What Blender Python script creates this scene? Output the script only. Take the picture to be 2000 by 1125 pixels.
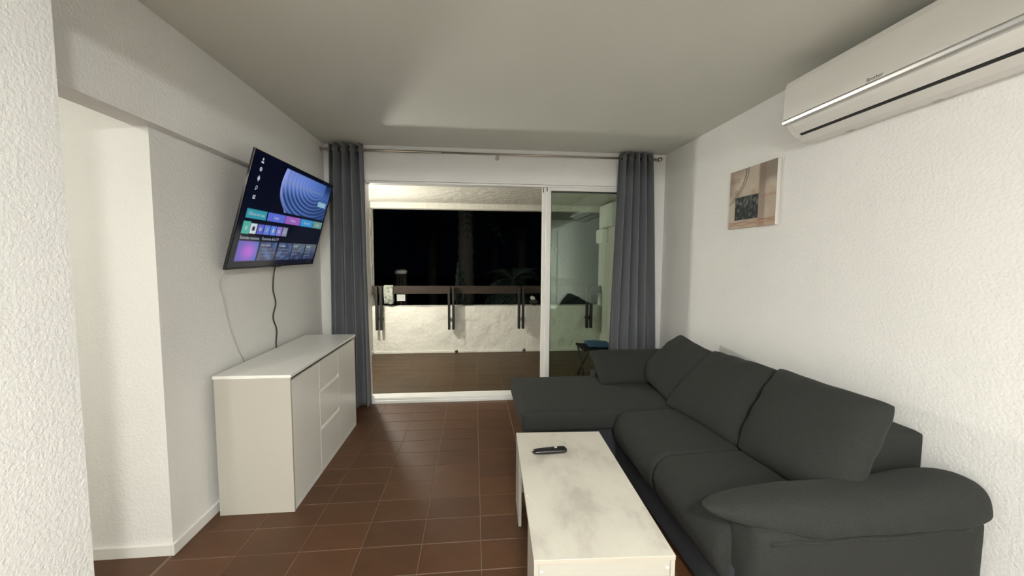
import bpy, bmesh, math, random
import numpy as np
from mathutils import Vector, Matrix

for _o in list(bpy.data.objects):
    bpy.data.objects.remove(_o, do_unlink=True)
scene = bpy.context.scene
col = scene.collection
random.seed(7)
rng = np.random.default_rng(7)

# ------------------------------------------------------------------ camera
CAM_H = 1.45
cam_data = bpy.data.cameras.new('camera')
cam_data.sensor_fit = 'HORIZONTAL'
cam_data.sensor_width = 36.0
cam_data.lens = 36.0 * 760.0 / 2000.0
cam_data.clip_start = 0.02
cam = bpy.data.objects.new('camera', cam_data)
col.objects.link(cam)


def _cvec(px, py):
    return Vector(((px - 1000.0) / 760.0, -(py - 562.5) / 760.0, -1.0))


_Y = _cvec(925, 507).normalized()
_U = _cvec(1925, 513).cross(_Y).normalized()
if _U.y < 0:
    _U = -_U
_X = _Y.cross(_U).normalized()
cam.matrix_world = Matrix.Translation((0, 0, CAM_H)) @ Matrix((_X, _Y, _U)).to_4x4()
scene.camera = cam

# ------------------------------------------------------------------ world (night) and exposure
world = bpy.data.worlds.new('night')
scene.world = world
world.use_nodes = True
_bg = world.node_tree.nodes['Background']
_bg.inputs['Color'].default_value = (0.25, 0.40, 0.75, 1)
_bg.inputs['Strength'].default_value = 0.0012
scene.view_settings.view_transform = 'Standard'
scene.view_settings.look = 'None'
scene.view_settings.gamma = 1.0
scene.view_settings.use_curve_mapping = False
scene.view_settings.exposure = 0.0

# lamp radiances (each lamp is built further down as a fitting)
KITCHEN_LAMP = 540.0
HALL_LAMP = 215.0
BALCONY_LAMP = 800.0
WARM = (0.985, 0.955, 0.84)
COOL = (0.985, 0.980, 0.915)


# ------------------------------------------------------------------ materials
def new_mat(name):
    m = bpy.data.materials.new(name)
    m.use_nodes = True
    nt = m.node_tree
    return m, nt, nt.nodes['Principled BSDF']


def N(nt, t, **kw):
    n = nt.nodes.new(t)
    for k, v in kw.items():
        setattr(n, k, v)
    return n


def plain(name, color, rough=0.5, metal=0.0, spec=0.5, coat=0.0):
    m, nt, b = new_mat(name)
    b.inputs['Base Color'].default_value = (*color, 1)
    b.inputs['Roughness'].default_value = rough
    b.inputs['Metallic'].default_value = metal
    b.inputs['Specular IOR Level'].default_value = spec
    b.inputs['Coat Weight'].default_value = coat
    return m


def add_bump(nt, b, scale, strength, dist=0.01, detail=3.0, rough=0.5, vec_scale=None, kind='noise'):
    tc = N(nt, 'ShaderNodeTexCoord')
    src = tc.outputs['Object']
    if vec_scale:
        mp = N(nt, 'ShaderNodeMapping')
        mp.inputs['Scale'].default_value = vec_scale
        nt.links.new(src, mp.inputs['Vector'])
        src = mp.outputs['Vector']
    if kind == 'noise':
        t = N(nt, 'ShaderNodeTexNoise')
        t.inputs['Scale'].default_value = scale
        t.inputs['Detail'].default_value = detail
        t.inputs['Roughness'].default_value = rough
        out = t.outputs['Fac']
    else:
        t = N(nt, 'ShaderNodeTexVoronoi')
        t.inputs['Scale'].default_value = scale
        out = t.outputs['Distance']
    nt.links.new(src, t.inputs['Vector'])
    bp = N(nt, 'ShaderNodeBump')
    bp.inputs['Strength'].default_value = strength
    bp.inputs['Distance'].default_value = dist
    nt.links.new(out, bp.inputs['Height'])
    nt.links.new(bp.outputs['Normal'], b.inputs['Normal'])
    return t, src


def tint_noise(nt, b, src, c1, c2, scale, detail=4.0, lo=0.35, hi=0.65):
    t = N(nt, 'ShaderNodeTexNoise')
    t.inputs['Scale'].default_value = scale
    t.inputs['Detail'].default_value = detail
    nt.links.new(src, t.inputs['Vector'])
    r = N(nt, 'ShaderNodeValToRGB')
    r.color_ramp.elements[0].position = lo
    r.color_ramp.elements[0].color = (*c1, 1)
    r.color_ramp.elements[1].position = hi
    r.color_ramp.elements[1].color = (*c2, 1)
    nt.links.new(t.outputs['Fac'], r.inputs['Fac'])
    nt.links.new(r.outputs['Color'], b.inputs['Base Color'])
    return r


def stucco(name, color, scale, strength, dist):
    m, nt, b = new_mat(name)
    b.inputs['Roughness'].default_value = 0.85
    b.inputs['Specular IOR Level'].default_value = 0.25
    t, src = add_bump(nt, b, scale, strength, dist, detail=2.5, rough=0.55)
    tint_noise(nt, b, src, tuple(c * 0.97 for c in color), color, 1.5)
    return m


M = {}
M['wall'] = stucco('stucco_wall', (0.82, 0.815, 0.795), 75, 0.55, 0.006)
M['wall_coarse'] = stucco('stucco_wall_coarse', (0.86, 0.86, 0.85), 80, 0.5, 0.0065)
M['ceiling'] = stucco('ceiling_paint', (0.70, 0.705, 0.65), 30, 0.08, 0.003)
M['balcony_wall'] = stucco('balcony_plaster', (0.63, 0.61, 0.55), 9, 0.9, 0.025)
M['white_paint'] = plain('white_gloss_paint', (0.80, 0.79, 0.76), 0.35)
M['alu'] = plain('white_aluminium', (0.80, 0.795, 0.77), 0.3)
M['melamine'] = plain('white_melamine_dimmed', (0.46, 0.44, 0.388), 0.32)  # white board darkened to offset strong lamp light on the end faces
M['melamine_front'] = plain('white_melamine_front_lifted', (0.82, 0.81, 0.77), 0.28)  # lighter copy of the board, making up for weak light on front and top
M['plinth_and_glint'] = plain('white_plinth_and_glint', (0.90, 0.89, 0.86), 0.3)  # white plinth; also paints the light caught by drawer edges
M['groove'] = plain('dark_gap', (0.12, 0.12, 0.115), 0.7)
M['plastic_white'] = plain('white_plastic', (0.80, 0.79, 0.755), 0.3)
M['plastic_grey'] = plain('grey_plastic', (0.50, 0.49, 0.46), 0.4)
M['black_plastic'] = plain('black_plastic', (0.012, 0.012, 0.014), 0.25)
M['black_matte'] = plain('black_matte', (0.02, 0.02, 0.021), 0.6)
M['chrome'] = plain('chrome_strip', (0.86, 0.85, 0.83), 0.33, metal=0.75)
M['steel'] = plain('brushed_nickel', (0.50, 0.45, 0.38), 0.28, metal=1.0)
M['print_grey'] = plain('print_dark_grey', (0.09, 0.085, 0.08), 0.5)
M['wood_dark'] = plain('dark_stained_wood', (0.022, 0.0145, 0.0095), 0.6, spec=0.2)
M['wood_black'] = plain('black_brown_wood', (0.018, 0.016, 0.014), 0.6, spec=0.25)
M['cable_white'] = plain('grey_cable', (0.45, 0.44, 0.42), 0.5)
M['cable_black'] = plain('black_cable', (0.03, 0.03, 0.03), 0.5)
M['grout'] = plain('grout', (0.19, 0.125, 0.085), 0.85)
M['grout_out'] = plain('grout_outdoor', (0.16, 0.105, 0.072), 0.85)
M['underframe'] = plain('underframe_cloth', (0.022, 0.024, 0.030), 0.9)


def fabric(name, c1, c2, scale, bump):
    m, nt, b = new_mat(name)
    b.inputs['Roughness'].default_value = 0.95
    b.inputs['Specular IOR Level'].default_value = 0.15
    b.inputs['Sheen Weight'].default_value = 0.03
    b.inputs['Sheen Roughness'].default_value = 0.5
    t, src = add_bump(nt, b, scale, bump, 0.002, detail=2)
    tint_noise(nt, b, src, c1, c2, scale * 0.6, 3)
    return m


M['sofa'] = fabric('charcoal_fabric', (0.0235, 0.0245, 0.023), (0.032, 0.0335, 0.0315), 420, 0.5)
M['curtain'] = fabric('grey_curtain_cloth', (0.145, 0.152, 0.167), (0.170, 0.178, 0.194), 260, 0.25)
M['towel'] = fabric('grey_green_towel', (0.11, 0.12, 0.10), (0.27, 0.285, 0.245), 40, 0.6)
M['blue_cloth'] = fabric('blue_cloth', (0.03, 0.07, 0.16), (0.05, 0.11, 0.22), 90, 0.4)


def tile_mat(name, c1, c2, rough):
    m, nt, b = new_mat(name)
    t, src = add_bump(nt, b, 26, 0.10, 0.004, detail=3)
    r = tint_noise(nt, b, src, c1, c2, 9, 5, 0.3, 0.7)
    oi = N(nt, 'ShaderNodeObjectInfo')
    hsv = N(nt, 'ShaderNodeHueSaturation')
    mr = N(nt, 'ShaderNodeMapRange')
    mr.inputs['To Min'].default_value = 0.86
    mr.inputs['To Max'].default_value = 1.12
    nt.links.new(oi.outputs['Random'], mr.inputs['Value'])
    nt.links.new(mr.outputs['Result'], hsv.inputs['Value'])
    nt.links.new(r.outputs['Color'], hsv.inputs['Color'])
    nt.links.new(hsv.outputs['Color'], b.inputs['Base Color'])
    b.inputs['Roughness'].default_value = rough
    b.inputs['Specular IOR Level'].default_value = 0.42
    return m


M['tile'] = tile_mat('terracotta_tile', (0.072, 0.030, 0.0115), (0.090, 0.038, 0.0150), 0.46)
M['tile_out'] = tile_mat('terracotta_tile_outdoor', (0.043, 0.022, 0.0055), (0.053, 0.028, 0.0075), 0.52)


def concrete_print():
    m, nt, b = new_mat('pale_concrete_laminate')
    tc = N(nt, 'ShaderNodeTexCoord')
    mp = N(nt, 'ShaderNodeMapping')
    mp.inputs['Scale'].default_value = (1.5, 0.8, 1)
    nt.links.new(tc.outputs['Object'], mp.inputs['Vector'])
    n1 = N(nt, 'ShaderNodeTexNoise')
    n1.inputs['Scale'].default_value = 3.0
    n1.inputs['Detail'].default_value = 9
    n1.inputs['Roughness'].default_value = 0.62
    n1.inputs['Distortion'].default_value = 0.15
    nt.links.new(mp.outputs['Vector'], n1.inputs['Vector'])
    r = N(nt, 'ShaderNodeValToRGB')
    e = r.color_ramp.elements
    e[0].position, e[0].color = 0.34, (0.46, 0.432, 0.378, 1)
    e[1].position, e[1].color = 0.56, (0.63, 0.60, 0.525, 1)
    e2 = r.color_ramp.elements.new(0.45)
    e2.color = (0.585, 0.557, 0.49, 1)
    nt.links.new(n1.outputs['Fac'], r.inputs['Fac'])
    nt.links.new(r.outputs['Color'], b.inputs['Base Color'])
    b.inputs['Roughness'].default_value = 0.42
    return m


M['laminate'] = concrete_print()
M['laminate_edge'] = plain('greige_edge_band', (0.47, 0.435, 0.37), 0.5)


def glass_mat():
    m = bpy.data.materials.new('window_glass')
    m.use_nodes = True
    nt = m.node_tree
    nt.nodes.clear()
    out = N(nt, 'ShaderNodeOutputMaterial')
    mix = N(nt, 'ShaderNodeMixShader')
    tr = N(nt, 'ShaderNodeBsdfTransparent')
    tr.inputs['Color'].default_value = (0.895, 0.935, 0.905, 1)
    gl = N(nt, 'ShaderNodeBsdfGlossy')
    gl.inputs['Roughness'].default_value = 0.0
    gl.inputs['Color'].default_value = (0.9, 1.0, 0.94, 1)
    fr = N(nt, 'ShaderNodeFresnel')
    fr.inputs['IOR'].default_value = 1.5
    nt.links.new(fr.outputs[0], mix.inputs[0])
    nt.links.new(tr.outputs[0], mix.inputs[1])
    nt.links.new(gl.outputs[0], mix.inputs[2])
    nt.links.new(mix.outputs[0], out.inputs['Surface'])
    return m


M['glass'] = glass_mat()


def emit(name, color, strength):
    m = bpy.data.materials.new(name)
    m.use_nodes = True
    nt = m.node_tree
    b = nt.nodes['Principled BSDF']
    b.inputs['Base Color'].default_value = (0.8, 0.8, 0.8, 1)
    b.inputs['Emission Color'].default_value = (*color, 1)
    b.inputs['Emission Strength'].default_value = strength
    return m


# ------------------------------------------------------------------ object helpers
def link(o, parent=None):
    col.objects.link(o)
    if parent is not None:
        o.parent = parent
    return o


def tag(o, label=None, cat=None, group=None, kind=None):
    if label:
        o['label'] = label
    if cat:
        o['category'] = cat
    if group:
        o['group'] = group
    if kind:
        o['kind'] = kind
    return o


def thing(name, label, cat, loc=(0, 0, 0), rotz=0.0, group=None, kind=None):
    o = bpy.data.objects.new(name, None)
    o.empty_display_size = 0.05
    o.location = loc
    o.rotation_euler = (0, 0, rotz)
    link(o)
    return tag(o, label, cat, group, kind)


def org_of(parent):
    if parent is None:
        return Vector((0, 0, 0))
    v = parent.location.copy()
    if parent.parent is not None:
        v += org_of(parent.parent)
    return v


def make(name, verts, faces, mat, parent=None, smooth=False, world=True):
    """verts in world coordinates (shifted into the parent's frame) unless world is False"""
    me = bpy.data.meshes.new(name)
    if world and parent is not None:
        o = org_of(parent)
        verts = [(v[0] - o.x, v[1] - o.y, v[2] - o.z) for v in verts]
    me.from_pydata([tuple(v) for v in verts], [], faces)
    me.materials.append(mat)
    if smooth:
        me.shade_smooth()
    me.update()
    ob = bpy.data.objects.new(name, me)
    return link(ob, parent)


def box_geo(x, y, z, bevel=0.0, segs=2):
    bm = bmesh.new()
    bmesh.ops.create_cube(bm, size=1.0)
    for v in bm.verts:
        v.co = Vector(((x[0] + x[1]) / 2 + v.co.x * (x[1] - x[0]),
                       (y[0] + y[1]) / 2 + v.co.y * (y[1] - y[0]),
                       (z[0] + z[1]) / 2 + v.co.z * (z[1] - z[0])))
    if bevel > 0:
        bmesh.ops.bevel(bm, geom=list(bm.edges), offset=bevel, segments=segs, profile=0.5, affect='EDGES')
    bm.verts.ensure_lookup_table()
    vs = [tuple(v.co) for v in bm.verts]
    fs = [[v.index for v in f.verts] for f in bm.faces]
    bm.free()
    return vs, fs


def merge(*geos):
    V, F = [], []
    for vs, fs in geos:
        k = len(V)
        V += list(vs)
        F += [[i + k for i in f] for f in fs]
    return V, F


def box(name, x, y, z, mat, parent=None, bevel=0.0, segs=2, world=True, smooth=False):
    vs, fs = box_geo(x, y, z, bevel, segs)
    return make(name, vs, fs, mat, parent, smooth, world)


def boxes(name, specs, mat, parent=None, bevel=0.0):
    vs, fs = merge(*[box_geo(*s, bevel) for s in specs])
    return make(name, vs, fs, mat, parent)


def soft_geo(x, y, z, r, n=10, crown=0.0, wob=0.0, seed=0):
    """rounded upholstered block with a crowned top"""
    h = np.array([(x[1] - x[0]) / 2, (y[1] - y[0]) / 2, (z[1] - z[0]) / 2])
    c = np.array([(x[1] + x[0]) / 2, (y[1] + y[0]) / 2, (z[1] + z[0]) / 2])
    bm = bmesh.new()
    bmesh.ops.create_cube(bm, size=2.0)
    bmesh.ops.subdivide_edges(bm, edges=list(bm.edges), cuts=n, use_grid_fill=True)
    ph = np.random.default_rng(seed).uniform(0, 6.28, 6)
    for v in bm.verts:
        # denser vertices towards the edges
        q = np.array([math.sin(k * math.pi / 2) for k in v.co]) * h
        inner = np.clip(q, -(h - r), h - r)
        d = q - inner
        L = np.linalg.norm(d)
        p = inner + (d / L * r if L > 1e-9 else 0)
        u, w = p[0] / h[0], p[1] / h[1]
        if p[2] > 0:
            p[2] += crown * (1 - u * u) * (1 - w * w)
        if wob:
            p = p + wob * np.array([math.sin(7 * w + ph[0]) * math.cos(5 * p[2] / h[2] + ph[1]),
                                    math.sin(6 * u + ph[2]), math.sin(5 * u + ph[3]) * math.sin(6 * w + ph[4])])
        v.co = Vector(p + c)
    bm.verts.ensure_lookup_table()
    vs = [tuple(v.co) for v in bm.verts]
    fs = [[v.index for v in f.verts] for f in bm.faces]
    bm.free()
    return vs, fs


def soft(name, x, y, z, r, mat, parent=None, **kw):
    vs, fs = soft_geo(x, y, z, r, **kw)
    return make(name, vs, fs, mat, parent, True)


def pillow_geo(p00, p10, p11, p01, thick, n=26, pinch=0.045, power=2.6, q=0.55, wrinkle=0.0, seed=0, flat=0.75):
    """stuffed cushion spanned between four corners; seam around the rim"""
    P = [np.array(p, float) for p in (p00, p10, p11, p01)]
    nrm = np.cross(P[1] - P[0], P[3] - P[0])
    nrm /= np.linalg.norm(nrm)
    ctr = sum(P) / 4
    r = np.random.default_rng(seed)
    ph = r.uniform(0, 6.28, 8)
    V, F = [], []
    idx = {}
    for side in (1, -1):
        for i in range(n + 1):
            for j in range(n + 1):
                border = i in (0, n) or j in (0, n)
                if side < 0 and border:
                    idx[(side, i, j)] = idx[(1, i, j)]
                    continue
                a = -math.cos(math.pi * i / n)
                b = -math.cos(math.pi * j / n)
                u, v = (a + 1) / 2, (b + 1) / 2
                p = P[0] * (1 - u) * (1 - v) + P[1] * u * (1 - v) + P[2] * u * v + P[3] * (1 - u) * v
                # edges bow inwards between the corners, corners rounded off
                inward = (1 - abs(a) ** 2.2) * abs(b) ** 3 + (1 - abs(b) ** 2.2) * abs(a) ** 3
                p = p + (ctr - p) * pinch * inward
                p = p + (ctr - p) * 0.050 * (abs(a) * abs(b)) ** 7
                t = ((1 - abs(a) ** power) * (1 - abs(b) ** power)) ** q
                w = 0.0
                if wrinkle:
                    edge = max(abs(a), abs(b)) ** 2
                    w = wrinkle * edge * (math.sin(26 * v + 5 * math.sin(3 * u + ph[0]) + ph[1]) * (abs(a) ** 2)
                                          + math.sin(22 * u + 4 * math.sin(3 * v + ph[2]) + ph[3]) * (abs(b) ** 2)) \
                        + wrinkle * 0.8 * math.sin(4 * u + 3 * v + ph[4])
                p = p + nrm * side * (thick / 2 * t + w * t)
                idx[(side, i, j)] = len(V)
                V.append(tuple(p))
    for side in (1, -1):
        for i in range(n):
            for j in range(n):
                f = [idx[(side, i, j)], idx[(side, i + 1, j)], idx[(side, i + 1, j + 1)], idx[(side, i, j + 1)]]
                F.append(f if side > 0 else f[::-1])
    return V, F


def tube_geo(pts, radius, n=8, caps=True):
    pts = [Vector(p) for p in pts]
    rad = radius if isinstance(radius, (list, tuple)) else [radius] * len(pts)
    V, F = [], []
    up = Vector((0.123, 0.456, 0.881))
    for i, p in enumerate(pts):
        d = (pts[min(i + 1, len(pts) - 1)] - pts[max(i - 1, 0)]).normalized()
        a = d.cross(up)
        if a.length < 1e-4:
            a = d.cross(Vector((1, 0, 0)))
        a.normalize()
        b = d.cross(a)
        for k in range(n):
            t = 2 * math.pi * k / n
            V.append(tuple(p + (a * math.cos(t) + b * math.sin(t)) * rad[i]))
    for i in range(len(pts) - 1):
        for k in range(n):
            F.append([i * n + k, i * n + (k + 1) % n, (i + 1) * n + (k + 1) % n, (i + 1) * n + k])
    if caps:
        F.append(list(range(n))[::-1])
        F.append([(len(pts) - 1) * n + k for k in range(n)])
    return V, F


def tube(name, pts, radius, mat, parent=None, n=8, world=True):
    vs, fs = tube_geo(pts, radius, n)
    return make(name, vs, fs, mat, parent, True, world)


def lathe_geo(profile, center, axis='Z', n=24):
    """profile: list of (r, h) revolved about an axis through center"""
    V, F = [], []
    c = Vector(center)
    for r, h in profile:
        for k in range(n):
            t = 2 * math.pi * k / n
            a, b = r * math.cos(t), r * math.sin(t)
            d = {'Z': (a, b, h), 'X': (h, a, b), 'Y': (a, h, b)}[axis]
            V.append(tuple(c + Vector(d)))
    for i in range(len(profile) - 1):
        for k in range(n):
            F.append([i * n + k, i * n + (k + 1) % n, (i + 1) * n + (k + 1) % n, (i + 1) * n + k])
    F.append(list(range(n))[::-1])
    F.append([(len(profile) - 1) * n + k for k in range(n)])
    return V, F


def lathe(name, profile, center, mat, parent=None, axis='Z', n=24, smooth=True):
    vs, fs = lathe_geo(profile, center, axis, n)
    return make(name, vs, fs, mat, parent, smooth)


def text(name, s, size, matrix, mat, parent, align='CENTER', extrude=0.0004):
    """flat lettering; matrix maps text plane into the parent's frame"""
    cu = bpy.data.curves.new(name, 'FONT')
    cu.body = s
    cu.size = size
    cu.align_x = align
    cu.align_y = 'CENTER'
    cu.extrude = extrude
    cu.resolution_u = 2
    tmp = bpy.data.objects.new(name, cu)
    col.objects.link(tmp)
    dg = bpy.context.evaluated_depsgraph_get()
    me = bpy.data.meshes.new_from_object(tmp.evaluated_get(dg))
    bpy.data.objects.remove(tmp, do_unlink=True)
    me.transform(matrix)
    me.materials.clear()
    me.materials.append(mat)
    o = bpy.data.objects.new(name, me)
    return link(o, parent)


def S(name, specs, mat, bevel=0.0):
    o = boxes(name, specs, mat, None, bevel)
    return tag(o, kind='structure')


# ------------------------------------------------------------------ dimensions
XL, XR, YB, ZC = -1.468, 1.97, 3.92, 2.535     # lower left wall, right wall, back wall, ceiling
XBEAM, ZBEAM = -1.412, 2.045                   # projecting beam along the left wall
XNEAR, YNEAR = -1.25, 1.345                    # near left wall and where it ends
YJ = 1.965                                    # hall-side face beside the left wall
YK, ZK = -2.6, 2.22                           # wall behind, lowered ceiling behind
OX0, OX1, OZ = -1.06, 1.66, 2.205             # door opening in the back wall
BXL, BXR, BY, BZ = -1.53, 2.03, 6.05, 2.30    # balcony

# ------------------------------------------------------------------ structure
GX0, GSX, GY0, GSY = 0.035, 0.30, 1.727, 0.1935


def floor_with_tiles(name, x, y, z, y_single, mat, grout='grout'):
    base = box(name, (x[0] - 0.1, x[1] + 0.1), y, (z - 0.12, z - 0.0025), M[grout])
    tag(base, kind='structure')
    g = 0.0020
    meshes = {}
    rest = []
    i0 = math.floor((x[0] - GX0) / GSX)
    i1 = math.ceil((x[1] - GX0) / GSX)
    j0 = math.floor((y[0] - GY0) / GSY)
    j1 = math.ceil((y[1] - GY0) / GSY)
    for i in range(i0, i1):
        for j in range(j0, j1):
            a0, a1 = GX0 + i * GSX, GX0 + (i + 1) * GSX
            b0, b1 = GY0 + j * GSY, GY0 + (j + 1) * GSY
            a0, a1 = max(a0, x[0] - 0.02), min(a1, x[1] + 0.02)
            b0, b1 = max(b0, y[0]), min(b1, y[1])
            if a1 - a0 < 0.03 or b1 - b0 < 0.03:
                continue
            w, d = a1 - a0 - 2 * g, b1 - b0 - 2 * g
            cx, cy = (a0 + a1) / 2, (b0 + b1) / 2
            if b1 < y_single:
                rest.append(((cx - w / 2, cx + w / 2), (cy - d / 2, cy + d / 2), (z - 0.008, z)))
                continue
            key = (round(w, 3), round(d, 3))
            if key not in meshes:
                vs, fs = box_geo((-w / 2, w / 2), (-d / 2, d / 2), (-0.008, 0.0), 0.0016, 1)
                me = bpy.data.meshes.new('floor_tile')
                me.from_pydata(vs, [], fs)
                me.materials.append(mat)
                meshes[key] = me
            t = bpy.data.objects.new('floor_tile', meshes[key])
            t.location = (cx, cy, z + random.uniform(-0.0006, 0.0006))
            t.rotation_euler = (random.uniform(-0.0015, 0.0015), random.uniform(-0.0015, 0.0015), random.uniform(-0.002, 0.002))
            link(t, base)
    if rest:
        o = boxes('floor_tiles', rest, mat, base)
        tag(o, kind='stuff')
    return base


floor_with_tiles('floor', (-1.46, 1.97), (-2.6, 3.94), 0.0, 1.30, M['tile'])
floor_with_tiles('floor_balcony', (BXL, BXR), (4.10, 6.07), 0.0, 0.0, M['tile_out'], 'grout_out')
hf = box('floor_hall', (-3.3, -1.482), (-0.9, 2.0), (-0.12, 0.0), M['tile'])
tag(hf, kind='structure')

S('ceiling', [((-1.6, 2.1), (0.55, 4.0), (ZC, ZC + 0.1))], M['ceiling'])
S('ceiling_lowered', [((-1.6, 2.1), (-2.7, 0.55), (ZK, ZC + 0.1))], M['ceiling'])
S('wall_left', [((-1.62, XL), (YJ, 4.0), (0, ZC)), ((-1.535, XBEAM), (0.9, 3.95), (ZBEAM, ZC))], M['wall'])
S('wall_hall', [((-3.3, -1.62), (YJ, 2.1), (0, 2.5)), ((-3.35, -3.2), (-1.0, 2.1), (0, 2.5)),
                ((-3.3, -1.5), (-1.0, -0.9), (0, 2.5))], M['wall'])
S('ceiling_hall', [((-3.3, -1.535), (-1.0, 2.1), (2.42, 2.52))], M['ceiling'])
S('wall_near_left', [((-1.50, XNEAR), (-2.7, YNEAR), (0, ZC))], M['wall_coarse'])
S('wall_right', [((XR, 2.1), (-2.7, 4.07), (0, ZC))], M['wall'])
S('wall_behind', [((-1.5, 2.1), (-2.75, YK), (0, ZC))], M['wall'])
S('wall_back', [((-1.62, OX0), (YB, 4.07), (0, ZC)), ((OX1, 2.1), (YB, 4.07), (0, ZC)),
                ((OX0, OX1), (YB, 4.07), (OZ, ZC))], M['wall'])
# balcony shell
S('wall_balcony_left', [((BXL - 0.12, BXL), (4.07, 6.20), (-0.1, 2.7))], M['balcony_wall'])
S('wall_balcony_right', [((BXR, BXR + 0.12), (4.07, 6.20), (-0.1, 2.7))], M['balcony_wall'])
S('ceiling_balcony', [((BXL, BXR), (4.07, 6.20), (BZ, 2.45))], M['balcony_wall'])
S('wall_balcony_lintel', [((BXL, BXR), (BY, 6.20), (2.215, BZ))], M['balcony_wall'])


def wavy_panel(name, x, y, z, mat, nx=60, nz=14, amp=0.006):
    """hand-plastered wall: front face slightly uneven"""
    V, F = [], []
    for j in range(nz + 1):
        for i in range(nx + 1):
            a = x[0] + (x[1] - x[0]) * i / nx
            c = z[0] + (z[1] - z[0]) * j / nz
            b = y[0] + amp * (math.sin(5.1 * a + 3 * c) * math.sin(9 * c + 1.7 * a) + 0.5 * math.sin(13 * a + 2) * math.sin(17 * c))
            V.append((a, b, c))
    for j in range(nz):
        for i in range(nx):
            k = j * (nx + 1) + i
            F.append([k, k + 1, k + nx + 2, k + nx + 1])
    bvs, bfs = box_geo(x, (y[0] + 0.02, y[1]), (z[0], z[1] - 0.004))
    top = [(x[0], y[0] - 0.004, z[1] - 0.0), (x[1], y[0] - 0.004, z[1]), (x[1], y[1], z[1]), (x[0], y[1], z[1])]
    vs, fs = merge((V, F), (bvs, bfs), (top, [[0, 1, 2, 3]]))
    return tag(make(name, vs, fs, mat, None, False), kind='structure')


wavy_panel('wall_balcony_parapet', (BXL, BXR), (BY, 6.20), (0.0, 0.73), M['balcony_wall'])

# trims
S('baseboard_left', [((XL, XL + 0.014), (YJ - 0.014, 2.27), (0, 0.056)), ((XL, XL + 0.014), (2.27, YB), (0, 0.056))], M['white_paint'], 0.002)
S('baseboard_hall', [((-3.2, XL - 0.001), (YJ - 0.014, YJ), (0, 0.056))], M['white_paint'], 0.002)
S('baseboard_right', [((XR - 0.014, XR), (-2.6, YB), (0, 0.056))], M['white_paint'], 0.002)
S('baseboard_balcony', [((BXL, BXR), (BY - 0.014, BY + 0.01), (0.0, 0.035)), ((BXL, BXL + 0.012), (4.08, BY), (0, 0.05))], M['balcony_wall'], 0.003)
sill = S('trim_1', [((OX0, OX1), (3.925, 4.10), (-0.01, 0.028)), ((OX0, OX1), (3.95, 4.085), (0.028, 0.05))], M['alu'], 0.003)
trk = S('trim_2', [((OX0, OX1), (3.945, 4.06), (OZ - 0.018, OZ)), ((OX0, OX0 + 0.02), (3.945, 4.06), (0.05, OZ))], M['alu'], 0.002)


def door_leaf(name, x0, x1, y0, y1, caps):
    t = thing(name, None, None, ((x0 + x1) / 2, (y0 + y1) / 2, 0.05), kind='structure')
    zt, zb = OZ - 0.018, 0.05
    sw = 0.052
    box('stile', (x0, x0 + sw), (y0, y1), (zb, zt), M['alu'], t, 0.004)
    box('stile', (x1 - sw, x1), (y0, y1), (zb, zt), M['alu'], t, 0.004)
    box('rail', (x0 + sw, x1 - sw), (y0 + 0.002, y1 - 0.002), (zt - 0.034, zt), M['alu'], t, 0.003)
    box('rail', (x0 + sw, x1 - sw), (y0 + 0.002, y1 - 0.002), (zb, zb + 0.07), M['alu'], t, 0.003)
    ym = (y0 + y1) / 2
    gk = 0.006
    boxes('gasket', [((x0 + sw, x0 + sw + gk), (ym - 0.006, ym + 0.006), (zb + 0.07, zt - 0.034)),
                     ((x0 + sw, x1 - sw), (ym - 0.006, ym + 0.006), (zt - 0.034 - gk, zt - 0.034))], M['black_matte'], t)
    p = [(x0 + sw, ym, zb + 0.07), (x1 - sw, ym, zb + 0.07), (x1 - sw, ym, zt - 0.034), (x0 + sw, ym, zt - 0.034)]
    p2 = [(a, b + 0.004, c) for a, b, c in p]
    make('pane', p + p2, [[0, 1, 2, 3], [7, 6, 5, 4], [0, 4, 5, 1], [2, 6, 7, 3], [1, 5, 6, 2], [3, 7, 4, 0]], M['glass'], t)
    if caps:
        box('end_cap', (x0 + 0.003, x0 + 0.013), (y0 - 0.003, y0 + 0.01), (zt - 0.045, zt + 0.006), M['black_matte'], t, 0.002)
    return t


door_leaf('door_1', 0.735, OX1, 3.955, 3.99, True)
door_leaf('door_2', 0.705, OX1 - 0.01, 4.01, 4.045, True)

# entrance door on the right wall behind the viewpoint (it shows in the glass)
d3 = thing('door_3', None, None, (XR, -1.5, 0), kind='structure')
box('door_panel', (XR - 0.02, XR), (-1.95, -1.12), (0.0, 2.03), M['white_paint'], d3, 0.003)
boxes('door_frame', [((XR - 0.03, XR), (-2.03, -1.95), (0, 2.11)), ((XR - 0.03, XR), (-1.12, -1.04), (0, 2.11)),
                     ((XR - 0.03, XR), (-1.95, -1.12), (2.03, 2.11))], M['white_paint'], d3, 0.003)
tube('handle', [(XR - 0.02, -1.20, 1.04), (XR - 0.07, -1.20, 1.04), (XR - 0.07, -1.33, 1.04)], 0.010, M['steel'], d3)

# ------------------------------------------------------------------ lamps (outside the frame, where the light comes from)
def ceiling_lamp(loc, r, strength, color, label):
    t = thing('ceiling_lamp', label, 'lamp', loc)
    x, y, z = loc
    lathe('trim_ring', [(r + 0.02, 0.0), (r + 0.02, -0.012), (r + 0.004, -0.016), (r, -0.012), (r, 0.0)], (x, y, z), M['plastic_white'], t, n=32)
    lathe('diffuser', [(r * 0.99, -0.008), (r * 0.97, -0.030), (r * 0.84, -0.050), (r * 0.55, -0.064), (0.004, -0.070)], (x, y, z), emit('lamp_diffuser', color, strength), t, n=32)
    return t


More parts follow.
